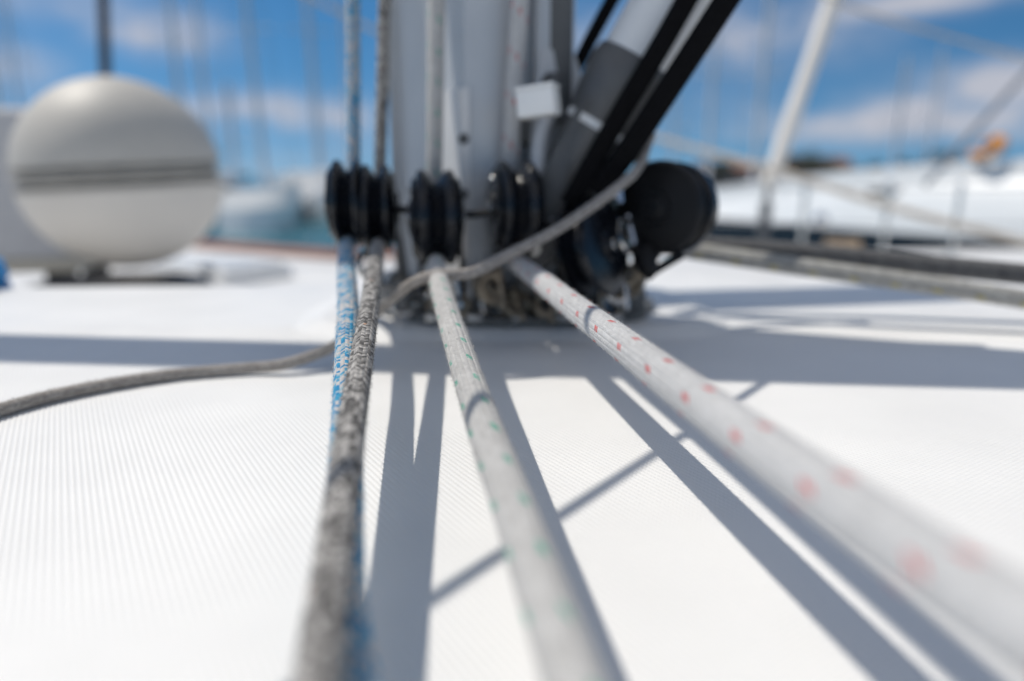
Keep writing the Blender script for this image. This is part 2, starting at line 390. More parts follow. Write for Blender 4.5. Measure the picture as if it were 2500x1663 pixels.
def build_roof():
    """cabin roof with its moulded non-skid pattern: real relief where the lens is sharp"""
    xs = np.concatenate([np.linspace(-3, -.42, 40)[:-1], np.arange(-.42, .42, .0006), np.linspace(.42, 3, 40)])
    ys = np.concatenate([np.linspace(-1.5, .10, 30)[:-1], np.arange(.10, .56, .00062), np.linspace(.56, .72, 8)[:-1], np.linspace(.72, 1.12, 70)])
    X, Y = np.meshgrid(xs, ys)
    Z = np.zeros_like(X)
    a = math.radians(33)
    u = X * math.cos(a) + Y * math.sin(a); v = -X * math.sin(a) + Y * math.cos(a)
    # u is across the ridges, v along them
    p1, p2 = .0023, .0019
    r = (.5 + .5 * np.cos(2 * np.pi * u / p1)) * (.55 + .45 * np.cos(2 * np.pi * (v / p2)))
    fade = np.clip((Y - .095) / .02, 0, 1) * np.clip((.56 - Y) / .04, 0, 1) * np.clip((.42 - np.abs(X)) / .03, 0, 1)
    Z += .00060 * r * fade
    ye = .76 + .035 * X + .03 * np.exp(-((X - .1) / .3) ** 2)       # far edge of the roof
    t = np.clip((Y - ye) / .17, 0, 1)
    Z -= .26 * (1 - np.sqrt(np.clip(1 - t * t, 0, 1)))
    # the low moulded pad the mast stands on
    d = np.sqrt(((X - .0) / .17) ** 4 + ((Y - .62) / .125) ** 4)
    Z += .006 * np.clip((1.15 - d) / .25, 0, 1) ** 1.0
    ny, nx = X.shape
    co = np.stack([X, Y, Z], -1).reshape(-1, 3).astype(np.float32)
    idx = np.arange(nx * ny).reshape(ny, nx)
    q = np.stack([idx[:-1, :-1], idx[:-1, 1:], idx[1:, 1:], idx[1:, :-1]], -1).reshape(-1).astype(np.int32)
    me = bpy.data.meshes.new('cabin_roof')
    me.vertices.add(len(co)); me.vertices.foreach_set('co', co.ravel())
    nf = len(q) // 4
    me.loops.add(len(q)); me.loops.foreach_set('vertex_index', q)
    me.polygons.add(nf); me.polygons.foreach_set('loop_start', np.arange(nf, dtype=np.int32) * 4)
    me.polygons.foreach_set('use_smooth', np.ones(nf, dtype=bool))
    me.update(calc_edges=True)
    o = bpy.data.objects.new('cabin_roof', me); COL.objects.link(o); me.materials.append(M['deck'])
    tag(o, kind='structure')
build_roof()

EDGE = [(-4.6, 5.6), (-1.68, 3.66), (-.80, 3.12), (.4, 3.22), (2.3, 3.55), (4.6, 3.75)]     # outer edge of the side deck
ZS = -.235
bm = BM()
lo = [bm.verts.new((x, y, ZS)) for x, y in EDGE] + [bm.verts.new((4.6, -1.4, ZS)), bm.verts.new((-4.6, -1.4, ZS))]
bm.faces.new(lo)
g = bmesh.ops.extrude_face_region(bm, geom=bm.faces[:])
bmesh.ops.translate(bm, verts=[v for v in g['geom'] if isinstance(v, bmesh.types.BMVert)], vec=(0, 0, -.05))
o = link('side_deck', bm, M['sidedeck'], smooth=False); tag(o, kind='structure')
# topsides of our own boat below the deck edge
bm = BM()
for (x0, y0), (x1, y1) in zip(EDGE, EDGE[1:]):
    vs = [bm.verts.new(p) for p in ((x0, y0 - .003, ZS - .052), (x1, y1 - .003, ZS - .052), (x1 - .1, y1 - .25, -1.8), (x0 - .1, y0 - .25, -1.8))]
    bm.faces.new(vs)
bmesh.ops.remove_doubles(bm, verts=bm.verts[:], dist=1e-4)
bmesh.ops.solidify(bm, geom=bm.faces[:], thickness=.02)
o = link('topsides', bm, M['hull']); tag(o, kind='structure')

bm = BM(); add_tube(bm, [(x, y - .012, ZS + .018) for x, y in EDGE[:3] + [(.1, 3.19)]], .026, 8)
o = link('toe_rail', bm, M['teak']); tag(o, 'low reddish brown wooden toe rail along the far edge of the deck', 'toe rail')

# ------------------------------------------------------------------ mast
def build_mast():
    c = Vector((-.02, .6, .03))
    root = thing('mast', c, 'thick pale grey aluminium mast standing on the cabin roof behind the ropes', 'mast')
    sec = [(-.1015, .604), (-.1010, .599), (-.0985, .5940), (-.0720, .5745), (-.0660, .5700), (-.0600, .5660), (-.0545, .5610), (-.0370, .5345), (-.0345, .5322), (-.0318, .5325),
           (-.004, .5410), (.006, .5440), (.009, .548), (.009, .562), (.0175, .562), (.0175, .547), (.021, .546), (.036, .551), (.046, .563), (.049, .572), (.049, .580)]
    back = [(-.025 + .075 * math.cos(t), .584 + .016 * math.sin(t)) for t in np.linspace(.05, math.pi - .05, 16)]
    bm = BM(); add_prism(bm, sec + back, .03, 9.0)
    link('mast_tube', bm, M['alu'], root, angle=20)
    # lower plate and bolts on the sunlit facet only, coloured paler for the sun patch
    bm = BM()
    up = at(1145, 228, .535); lowz = .024
    outl = [(-.0565, .5665), (-.0575, .5620), (-.0385, .5305), (-.0350, .5282), (-.0315, .5290), (-.0312, .5322), (-.0345, .5328), (-.0370, .5350), (-.0545, .5615)]
    add_prism(bm, outl, lowz, up.z)
    pl = link('plate', bm, M['plate'], root, angle=20)
    for px, py in ((1131, 338), (1128, 474)):
        bm = BM()
        p = at(px, py, .5345 / 1.02)
        p = at(px, py, .505); p.y = .5300 + abs(min(p.x + .0385, 0)) * 1.65
        add_lathe(bm, p, (-.86, -.51, 0) if p.x < -.0372 else (.1, -1, 0), [(.0001, .0042), (.0022, .004), (.0038, .0024), (.0042, 0), (.0042, -.004)], 18)
        link('bolt', bm, M['alu_dark'], root)
    # sail track slide cover at right
    bm = BM(); add_box(bm, (.0345, .5515, 1.2), (.022, .006, 2.2), None, .002)
    link('sail_track', bm, M['alu_dark'], root)
    # collar at the foot
    bm = BM()
    ring = [(-.022 + (.096) * math.copysign(abs(math.cos(t)) ** .7, math.cos(t)), .600 + (.070) * math.copysign(abs(math.sin(t)) ** .7, math.sin(t))) for t in np.linspace(0, 2 * math.pi, 60, endpoint=False)]
    add_prism(bm, ring, .012, .034)
    link('collar', bm, M['alu_dark'], root)
    return root
mast = build_mast()

def build_step():
    root = thing('mast_step', (.01, .62, .004), 'dark worn cast metal mast step with holes and lugs round the mast foot', 'mast step')
    bm = BM()
    out = []
    for i in range(120):
        t = 2 * math.pi * i / 120
        k = 1 + .035 * (1 if (i // 5) % 2 else 0)
        out.append((.008 + .112 * k * math.copysign(abs(math.cos(t)) ** .75, math.cos(t)), .615 + .106 * k * math.copysign(abs(math.sin(t)) ** .75, math.sin(t))))
    add_prism(bm, out, .004, .013)
    link('base_plate', bm, M['step'], root)
    for i, (px, py) in enumerate(((1030, 735), (1075, 760), (1115, 742), (1200, 740), (1265, 735), (1330, 735), (1390, 728), (1440, 715), (1490, 700), (985, 725))):
        p = at(px, py, .535); p.z = .013
        bm = BM()
        ax = Vector((random.uniform(-.5, .5), -1, random.uniform(-.1, .4)))
        add_torus(bm, p + Vector((0, 0, .007)), ax, .0085, .0028, 24, 8)
        link('lug', bm, M['bronze'] if i % 3 else M['steel'], root)
    for px, py in ((1060, 790), (1160, 795), (1270, 792), (1380, 780), (1500, 770)):
        p = at(px, py, .52); p.z = .013; bm = BM()
        add_lathe(bm, p, (0, 0, 1), [(.0065, -.001), (.0065, .003), (.005, .0045), (0, .0045)], 6)
        link('bolt', bm, M['steel'], root)
    # end block of the plate at right
    bm = BM(); p = at(1530, 745, .56); add_box(bm, (p.x, p.y, .019), (.026, .03, .024), None, .003)
    link('end_block', bm, M['step'], root)
    return root
build_step()

# ------------------------------------------------------------------ turning blocks and the ropes through them
def fuzz_fn(p):
    d = (p - Vector((0, 0, CAMZ))).dot(FW)
    return 15000 if .2 < d < .42 else 0

def turning_block(px, py, dep, yaw, label, width=.021, R=.031):
    c = at(px, py, dep); ax = Vector((math.cos(yaw), math.sin(yaw), 0))
    root = thing('turning_block', c, label, 'pulley block', 'black turning blocks at the mast foot')
    h = width / 2
    bm = BM(); add_lathe(bm, c, ax, [(.006, -h), (R - .0045, -h), (R - .0018, -h * .95), (R - .0003, -h * .82), (R, -h * .70), (R - .0006, -h * .56), (R - .0028, -h * .40), (R - .0070, -h * .16), (R - .0082, 0), (R - .0070, h * .16), (R - .0028, h * .40), (R - .0006, h * .56), (R, h * .70), (R - .0003, h * .82), (R - .0018, h * .95), (R - .0045, h), (.006, h)], 64)
    link('sheave', bm, M['black'], root)
    for s in (-1, 1):
        bm = BM()
        add_lathe(bm, c + ax * s * (h + .0006), ax * s, [(0, 0), (R - .006, 0), (R - .0055, .0008), (R - .0065, .0022), (R - .010, .0032), (.012, .0036), (.0115, .0052), (0, .0052)], 56)
        # tail of the cheek down to the step
        fwd = Vector((0, 1, 0)); d = Vector((0, .045, -.060 if c.z > .08 else -.045))
        F = Matrix((d.normalized(), ax.cross(d.normalized()), ax)).transposed().to_4x4()
        add_plate(bm, [(0, -.014), (d.length, -.009), (d.length + .006, 0), (d.length, .009), (0, .014)], Matrix.Translation(c + ax * s * (h + .0020)) @ F, .003, .0006)
        ck = link('cheek', bm, M['black'], root)
        bm = BM(); add_lathe(bm, c + ax * s * (h + .0030) + Vector((0, -.006, R * .60)), ax * s + Vector((0, -.25, .25)), [(.0026, -.002), (.0026, .0006), (.0018, .0014), (0, .0017)], 16)
        link('rivet', bm, M['steel'], ck)
    bm = BM(); add_rod(bm, c - ax * (h + .0075), c + ax * (h + .0075), .0045, n=18)
    link('pin', bm, M['steel'], root)
    return c, ax, R

def rope_through(name, blk, top, pts, rad, matl, label, top_z=3.2, fz=True):
    """down the mast behind the sheave, under it and out towards the camera"""
    c, ax, R = blk
    rg = R - .0082 + rad
    back = Vector((0, 1, 0)) - ax * ax.y; back.normalize()
    low = c + back * rg; d = (top - low).normalized()
    path = [low + d * 3.0, low + d * 1.0, top]
    first = Vector(pts[0])
    for t in np.linspace(0, 1.35, 9):
        path.append(c + back * rg * math.cos(t) - Vector((0, 0, 1)) * rg * math.sin(t))
    path += [Vector(p) for p in pts]
    a = spline(path[:2], .4)[:-1] + spline(path[1:4], .03)[:-1] + spline(path[3:], .0035)
    bm = BM(); add_tube(bm, a, rad, 28, fuzz=fuzz_fn if fz else None)
    o = link(name, bm, matl, None, angle=60)
    return tag(o, label, 'rope', 'ropes led from the mast foot')

def line_pts(px, d0, d1, key):
    """image points with 1/depth linear in key (a straight rope)"""
    k0, k1 = key(px[0]), key(px[-1])
    out = []
    for p in px:
        t = (key(p) - k0) / (k1 - k0)
        out.append(at(p[0], p[1], 1 / ((1 - t) / d0 + t / d1)))
    return out

ky = lambda p: p[1]; kx = lambda p: p[0]
b_blue = turning_block(852, 496, .500, math.radians(6), 'black sheave block at the left end of the row, blue rope under it', .0205)
b_grey = turning_block(921, 508, .497, math.radians(8), 'black sheave block with the grey speckled rope under it, touching its left neighbour', .0200)
b_green = turning_block(1064, 532, .485, math.radians(9), 'black sheave block standing alone at mid row, green flecked rope under it', .027, .0335)
b_red = turning_block(1256, 508, .492, math.radians(11), 'black sheave block nearest the strut, red flecked rope under it', .026, .0335)

blue_pts = line_pts([(845, 612), (850, 751), (848, 847), (846, 1051), (838, 1352), (843, 1500), (862, 1663), (885, 1800)], .47, .130, ky)
grey_pts = line_pts([(921, 608), (905, 732), (895, 795), (856, 1051), (801, 1460), (774, 1663), (748, 1850)], .455, .113, ky)
green_pts = line_pts([(1066, 655), (1080, 720), (1126, 869), (1186, 1051), (1260, 1254), (1400, 1660), (1490, 1900)], .44, .110, ky)
red_pts = line_pts([(1262, 640), (1330, 693), (1442, 780), (1775, 1030), (2247, 1362), (2640, 1620)], .50, .090, kx)
rope_through('rope', b_blue, at(861, 0, .515), blue_pts, .0055, M['rope_blue'], 'blue and white braided rope, leftmost of the four running from the mast')
rope_through('rope', b_grey, at(939, 0, .505), grey_pts, .0047, M['rope_grey'], 'dark grey speckled rope crossing over the blue one')
rope_through('rope', b_green, at(1066, 0, .482), green_pts, .0060, M['rope_green'], 'off white rope with small green flecks, third from the left')
rope_through('rope', b_red, at(1270, 0, .484), red_pts, .0066, M['rope_red'], 'white rope with red flecks running to the lower right corner')

# thin cord wandering over the roof and the other ropes
def deckpt(px, py, z):
    r = at(px, py, 1) - Vector((0, 0, CAMZ)); t = (z - CAMZ) / r.z
    return Vector((0, 0, CAMZ)) + r * t
cp = [deckpt(-500, 1180, .004), deckpt(-250, 1092, .004), deckpt(0, 1001, .004), deckpt(200, 951, .004), deckpt(420, 915, .004), deckpt(600, 899, .0045), deckpt(700, 888, .007),
      at(815, 846, .425), at(880, 795, .425), at(940, 745, .42), at(1000, 695, .415), at(1060, 672, .408), at(1150, 666, .41), at(1225, 630, .42), at(1340, 572, .43), at(1430, 515, .44), at(1520, 448, .455), at(1560, 405, .47), at(1590, 330, .50)]
bm = BM(); add_tube(bm, spline(cp, .004), .0034, 16, fuzz=lambda p: 16000 if .2 < (p - Vector((0, 0, CAMZ))).dot(FW) < .40 else 0, fuzz_len=.0016)
tag(link('cord', bm, M['cord'], angle=60), 'thin grey brown cord lying over the roof and up across the ropes', 'cord')

# black elastic line tying the blocks together
for pp, lab in zip(([(950, 508), (985, 512), (1022, 516)], [(1108, 520), (1150, 524), (1190, 518), (1222, 508)], [(1292, 530), (1325, 545), (1352, 565)]), ('between the left pair and the middle block', 'between the middle block and the next one on the right', 'from the red rope block towards the strut')):
    bm = BM()
    add_tube(bm, spline([at(x, y, .487) for x, y in pp], .004), .0026, 10)
    tag(link('shock_cord', bm, M['blackm']), 'short black elastic cord ' + lab, 'cord', 'elastic cords joining the blocks')

# ------------------------------------------------------------------ boom vang on the right of the mast
def build_vang():
    A = at(1400, 420, .51); B = at(1660, -30, .468); ax = (B - A).normalized()
    root = thing('boom_vang', A, 'slanting grey tube strut with a dark end fitting, hinged at the mast', 'boom vang')
    seam = at(1500, 135, .487)
    tS = (seam - A).dot(ax)
    bm = BM(); add_lathe(bm, A, ax, [(0, tS - .05), (.0262, tS - .05), (.0268, tS), (.0268, 2.6), (0, 2.6)], 48)
    link('tube', bm, M['vang'], root)
    bm = BM(); add_lathe(bm, A, ax, [(0, -.035), (.014, -.033), (.020, -.01), (.0245, .03), (.0290, tS - .03), (.0308, tS - .012), (.0310, tS - .004), (.0292, tS + .003), (.0274, tS + .0045), (.0262, tS + .002)], 48)
    link('end_fitting', bm, M['alu_dark'], root)
    # fork of the hinge below the fitting
    side = ax.cross(Vector((0, 1, 0))).normalized()
    bm = BM()
    Fm = Matrix((ax, side, ax.cross(side))).transposed().to_4x4()
    for s in (-1, 1):
        add_plate(bm, [(-.075, -.012), (-.06, -.018), (.04, -.022), (.06, 0), (.04, .022), (-.06, .018), (-.075, .012)], Matrix.Translation(A + ax.cross(side) * s * .017) @ Fm, .006, .001)
    link('fork', bm, M['alu_dark'], root)
    bm = BM(); p = A - ax * .06; q = ax.cross(side); add_rod(bm, p - q * .028, p + q * .028, .007, n=20)
    link('pin', bm, M['steel'], root)
    return A, B, ax
VA, VB, VAX = build_vang()

def build_gooseneck():
    p0 = at(1335, 360, .53)
    root = thing('gooseneck_bracket', p0, 'pale grey curved bracket on the mast beside the strut', 'bracket')
    bm = BM()
    M4 = Matrix.Translation(p0) @ frame((.25, -1, .05), (1, 0, 0))
    # outline in the bracket's own plane (x right, y up or down handled by the frame)
    out = [(-.010, .075), (.020, .070), (.036, .030), (.040, -.02), (.028, -.055), (.018, -.085), (-.004, -.095), (-.012, -.06), (-.016, -.02), (-.012, .03)]
    up = (M4.to_3x3() @ Vector((0, 1, 0))).z
    if up < 0: out = [(x, -y) for x, y in out]
    add_plate(bm, out, M4, .012, .003)
    link('bracket_plate', bm, M['alu'], root)
    bm = BM()
    add_tube(bm, spline([at(1338, 285, .515), at(1322, 330, .51), at(1316, 400, .508), at(1322, 470, .508), at(1350, 540, .508)], .004), .0065, 12)
    link('rib', bm, M['alu'], root)
    bm = BM(); add_box(bm, at(1300, 315, .535), (.022, .03, .026), None, .004)
    link('arm', bm, M['alu_dark'], root)
    return root
build_gooseneck()

def build_white_box():
    c = at(1315, 253, .466)
    root = thing('junction_box', c, 'small white plastic box fixed to the mast next to the strut', 'box')
    R = Matrix.Rotation(math.radians(-20), 3, 'Z') @ Matrix.Rotation(math.radians(-6), 3, 'Y')
    bm = BM(); add_box(bm, c, (.0265, .018, .0178), R, .0022, 3)
    link('box_body', bm, M['whitep'], root)
    bm = BM(); add_box(bm, c + R @ Vector((0, .0003, .0102)), (.0274, .019, .0026), R, .001, 2)
    link('lid', bm, M['whitep'], root)
    bm = BM(); add_lathe(bm, at(1352, 200, .515), (0, 0, 1), [(0, -.03), (.009, -.03), (.009, .002), (.006, .006), (0, .006)], 20)
    link('cable_gland', bm, M['alu_dark'], root)
build_white_box()

# black lines of the vang purchase
def strap(name, pts, w, th, label):
    P = spline(pts, .02); bm = BM()
    prev = None
    for i, p in enumerate(P):
        t = (P[min(i + 1, len(P) - 1)] - P[max(i - 1, 0)]).normalized()
        view = Vector((.35, -1, .25)).normalized()
        s = t.cross(view).normalized(); nn = s.cross(t).normalized()
        ring = [bm.verts.new(p + s * w * .5 * math.copysign(abs(math.cos(a)) ** .6, math.cos(a)) + nn * th * .5 * math.copysign(abs(math.sin(a)) ** .6, math.sin(a))) for a in np.linspace(0, 2 * math.pi, 16, endpoint=False)]
        if prev:
            for j in range(16):
                k = (j + 1) % 16
                bm.faces.new((prev[j], prev[k], ring[k], ring[j]))
        else: bm.faces.new(ring)
        prev = ring
    bm.faces.new(prev[::-1])
    return tag(link(name, bm, M['tape'], angle=50), label, 'line', 'black lines of the boom vang')
strap('vang_line', [at(1390, 500, .48), at(1490, 320, .465), at(1620, 100, .445), at(1720, -80, .435), at(1900, -400, .42)], .0140, .008, 'black line hugging the lower right side of the grey strut')
strap('vang_line', [at(1455, 470, .48), at(1530, 372, .465), at(1640, 205, .45), at(1770, 5, .435), at(1860, -135, .43), at(2010, -360, .42)], .0165, .008, 'outermost black line to the right of the strut')
strap('vang_line', [at(1385, 210, .53), at(1440, 100, .52), at(1510, -30, .51), at(1700, -380, .49)], .0105, .007, 'black line on the upper left side of the grey strut')
bm = BM(); add_tube(bm, spline([at(1565, 425, .54), at(1572, 330, .55), at(1600, 180, .56), at(1640, -40, .57)], .02), .0055, 14)
tag(link('halyard_tail', bm, M['line_beige']), 'pale beige rope hanging behind the black lines', 'rope')

# ------------------------------------------------------------------ blocks on the right of the mast foot
def big_block():
    c = at(1612, 508, .50); ax = Vector((-.58, -.80, .06)).normalized()
    root = thing('turning_block', c, 'big black block turned side on, its round face towards the camera', 'pulley block', 'black turning blocks at the mast foot')
    bm = BM(); add_lathe(bm, c, ax, [(0, .016), (.0075, .016), (.009, .0145), (.012, .0145), (.013, .012), (.026, .0105), (.0315, .0085), (.0338, .005), (.034, .001), (.032, -.002), (.026, -.003), (0, -.003)], 64)
    link('cheek', bm, M['blackm'], root)
    bm = BM(); add_lathe(bm, c, ax, [(.010, -.003), (.0245, -.003), (.0225, -.009), (.0245, -.0155), (.010, -.0155)], 56)
    link('sheave', bm, M['black'], root)
    bm = BM(); add_lathe(bm, c - ax * .016, -ax, [(0, 0), (.031, 0), (.0345, .002), (.0345, .010), (.0315, .0135), (.012, .0155), (0, .0155)], 64)
    link('cheek', bm, M['black'], root)
    bm = BM(); add_lathe(bm, c + ax * .0125, ax, [(.0075, 0), (.0075, .0045), (.0065, .0055), (.004, .0055), (.0035, .003), (0, .003)], 24)
    link('pin', bm, M['blackm'], root)
    # neck and hook below
    bm = BM()
    P = spline([c + Vector((.004, .022, -.012)), at(1585, 590, .515), at(1575, 630, .498), at(1588, 664, .496), at(1596, 674, .496)], .004)
    add_tube(bm, P, [.017 - .0125 * (k / (len(P) - 1)) ** 1.3 for k in range(len(P))], 16)
    add_tube(bm, spline([at(1590, 666, .497), at(1625, 645, .498), at(1665, 622, .50)], .004), .0032, 10)
    link('neck', bm, M['blackm'], root)
    return root
big_block()

def slanted_block():
    c = at(1448, 606, .485); ax = Vector((.80, -.52, .22)).normalized()
    root = thing('turning_block', c, 'leaning black block below the strut with no rope under it', 'pulley block', 'black turning blocks at the mast foot')
    R = .032
    bm = BM(); add_lathe(bm, c, ax, [(.006, -.007), (R, -.007), (R + .0004, -.005), (R - .007, -.001), (R - .007, .001), (R + .0004, .005), (R, .007), (.006, .007)], 64)
    link('sheave', bm, M['black'], root)
    for s in (-1, 1):
        bm = BM(); add_lathe(bm, c + ax * s * .008, ax * s, [(0, 0), (R + .003, 0), (R + .0034, .001), (R + .0015, .0035), (R - .008, .0055), (.012, .006), (.011, .0085), (0, .0085)], 56)
        link('cheek', bm, M['black'], root)
    bm = BM(); add_rod(bm, c - ax * .018, c + ax * .018, .0042, n=16); link('pin', bm, M['steel'], root)
    bm = BM(); add_box(bm, c + Vector((-.008, .03, -.02)), (.03, .05, .05), None, .006); link('bracket', bm, M['blackm'], root)
slanted_block()

def shackle(px, py, dep, ax, R, r, matl, label):
    c = at(px, py, dep)
    root = thing('shackle', c, label, 'shackle', 'small shackles at the mast foot')
    bm = BM(); add_torus(bm, c, ax, R, r, 28, 10, math.radians(-35), math.radians(215)); link('bow', bm, matl, root)
    F = frame(ax, (0, 0, 1)).to_3x3()
    a = c + F @ Vector((R * math.cos(math.radians(-35)), R * math.sin(math.radians(-35)), 0)); b = c + F @ Vector((R * math.cos(math.radians(215)), R * math.sin(math.radians(215)), 0))
    d = (b - a).normalized()
    bm = BM(); add_rod(bm, a - d * r * 2, b + d * r * 2.6, r * .95, n=14); link('pin', bm, matl, root)
shackle(1530, 575, .50, (.6, -.7, .3), .0105, .0034, M['steel'], 'bright steel shackle between the leaning block and the big black block')
shackle(1498, 448, .48, (.4, -.9, .2), .008, .0028, M['chrome'], 'tiny polished shackle where the thin cord meets the black lines')
shackle(1475, 690, .515, (.2, -.6, .8), .011, .0036, M['bronze'], 'bronze shackle lying on the mast step under the leaning block')
shackle(1555, 672, .525, (-.3, -.5, .7), .010, .0034, M['bronze'], 'bronze shackle at the right end of the mast step')
shackle(1205, 705, .500, (.3, -.8, .4), .010, .0034, M['bronze'], 'bronze shackle between the green flecked and red flecked ropes')
shackle(1252, 742, .512, (.5, -.7, .5), .008, .0030, M['bronze'], 'small bronze shackle on the step front, left of the leaning block')
shackle(1338, 742, .510, (-.2, -.8, .5), .0085, .0032, M['bronze'], 'bronze shackle on the step front, in the middle')
shackle(1472, 676, .49, (.7, -.6, .3), .0075, .0028, M['chrome'], 'tiny bright shackle under the leaning block')
shackle(1510, 712, .51, (.1, -.9, .4), .0080, .0030, M['steel'], 'small steel shackle at the front right of the step')
shackle(1105, 706, .505, (.6, -.7, .2), .0085, .0030, M['steel'], 'steel shackle just right of the green flecked rope')
def toggle(pa, pb, label, m):
    a, b = at(*pa), at(*pb); root = thing('toggle', a, label, 'toggle', 'toggles at the mast foot')
    bm = BM(); add_rod(bm, a, b, .0052, .0045, 14); link('arm', bm, m, root)
    for p, q in ((a, b), (b, a)):
        bm = BM(); add_torus(bm, p, (.3, -.9, .3), .0062, .0026, 20, 8); link('eye', bm, m, root)
toggle((1440, 722, .505), (1500, 664, .50), 'bronze toggle leaning up to the right under the leaning block', M['bronze'])
toggle((1530, 705, .52), (1566, 655, .51), 'bronze toggle at the right end, under the big black block', M['bronze'])
toggle((1180, 690, .52), (1235, 735, .515), 'bronze toggle lying between the two flecked ropes', M['bronze'])
toggle((975, 690, .53), (1010, 735, .525), 'dark toggle behind the thin cord left of the green flecked rope', M['step'])
toggle((1290, 690, .52), (1330, 735, .515), 'dark toggle under the red flecked rope', M['step'])
shackle(905, 645, .54, (.5, -.8, .2), .010, .0032, M['steel'], 'steel shackle behind the grey speckled rope')

# two ropes leading off to the right
dark_pts = [at(1606, 600, .60), at(1700, 601, .60), at(1880, 612, .595), at(2100, 631, .585), at(2340, 654, .57), at(2560, 676, .56), at(3000, 722, .54)]
def side_rope(pts, r, m, label):
    bm = BM(); add_tube(bm, spline(pts, .004), r, 28)
    tag(link('rope', bm, m, angle=60), label, 'rope', 'ropes leading to the right')
side_rope([at(1560, 585, .57), at(1610, 594, .585)] + dark_pts[1:], .0088, M['rope_dark'], 'charcoal rope leading from the big black block to the right edge')
side_rope([at(1640, 604, .60), at(1740, 620, .585), at(1900, 644, .568), at(2100, 672, .55), at(2320, 703, .535), at(2560, 740, .52), at(3000, 808, .49)], .0074, M['rope_yellow'], 'cream rope with yellow flecks lying under the charcoal rope')

# ------------------------------------------------------------------ unseen spars, wire and rope added overhead to cast the roof shadows
def overhead(sp, z):
    return Vector((sp[0] - SA * z, sp[1] - SB * z, z))
bm = BM()
a = overhead((-1.6, .60), 1.05); b = overhead((1.7, .25), 1.05)
add_rod(bm, a, b, .050, .018, 32)  # unseen spar added for the shade band across the roof
tag(link('shadow_spar', bm, M['alu']), 'long round spar added overhead, outside the picture, to shade the roof across', 'pole')
bm = BM(); add_rod(bm, overhead((.02, .635), 1.0), overhead((.50, .725), 1.06), .058, .050, 32)  # unseen spar segment added for the shade right of the mast
tag(link('boom', bm, M['alu']), 'short boom segment added overhead, outside the picture, to shade the roof right of the mast', 'boom')
bm = BM(); add_tube(bm, [overhead((-.42, -.325), .40), overhead((.18, .423), .40)], .0026, 8)  # unseen wire added for the thin slanting shadow
tag(link('shadow_wire', bm, M['wire']), 'thin wire added overhead, outside the picture, to throw the slanting thin shadow', 'wire')

hp = [((.066, .44), .31), ((.074, .375), .315), ((.086, .305), .33), ((.103, .189), .36), ((.135, -.05), .43)]  # unseen rope added, its path set by the second shadow beside the red rope
bm = BM(); add_tube(bm, spline([overhead(p, z) for p, z in hp], .02), .0058, 16)
tag(link('rope', bm, M['rope_green'], angle=60), 'white rope added above the frame to cast a second shadow by the red flecked one', 'rope')

# ------------------------------------------------------------------ big ball and the things on the side deck at left
def build_ball():
    c = at(300, 430, 1.46); R = .200
    root = thing('dome', c - Vector((0, 0, R)), 'large pale grey ball with dark grooves round its middle, left of the mast', 'dome')
    tilt = Vector((-.045, -.03, 1)).normalized()
    prof = []
    for t in np.linspace(-math.pi / 2, math.pi / 2, 90):
        r, h = R * math.cos(t), R * math.sin(t) * (1.0 if t > 0 else .97)
        hh = h / R
        prof.append((max(r, 0), h))
    def groove(prof):
        out = []
        for r, h in prof:
            if abs(h) < .028: continue
            out.append((r, h))
        lo = [p for p in out if p[1] < 0]; hi = [p for p in out if p[1] > 0]
        rr = R * .992
        mid = [(rr, -.027), (rr + .0005, -.020), (rr - .014, -.018), (rr - .014, -.012), (rr + .002, -.0105), (rr + .003, -.004), (rr - .013, -.0018), (rr - .013, .0045), (rr + .003, .007), (rr + .002, .013), (rr - .012, .0145), (rr - .012, .0205), (rr, .022), (rr, .027)]
        return lo + mid + hi
    full = groove(prof); k0 = [i for i, p in enumerate(full) if p[1] == -.027][0]; k1 = [i for i, p in enumerate(full) if p[1] == .027][0]
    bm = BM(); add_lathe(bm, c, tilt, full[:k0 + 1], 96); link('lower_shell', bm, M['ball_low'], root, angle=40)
    bm = BM(); add_lathe(bm, c, tilt, full[k1:], 96); link('upper_shell', bm, M['ball'], root, angle=40)
    bm = BM(); add_lathe(bm, c, tilt, full[k0:k1 + 1], 96); link('seam_band', bm, M['seam'], root, angle=40)
    base = thing('dome_cradle', (c.x - .045, c.y, ZS), 'low black cradle under the big pale ball', 'cradle')
    bm = BM()
    add_lathe(bm, (c.x - .045, c.y, ZS), (0, 0, 1), [(0, 0), (.20, 0), (.205, .10), (.19, .125), (.15, .135), (.13, .125), (0, .09)], 48)
    link('ring', bm, M['blackm'], base)
    for s in (-1, 1):
        bm = BM(); add_box(bm, (c.x + s * .10 - .05, c.y - .02, ZS + .035), (.16, .12, .07), None, .01)
        link('foot', bm, M['blackm'], base)
build_ball()

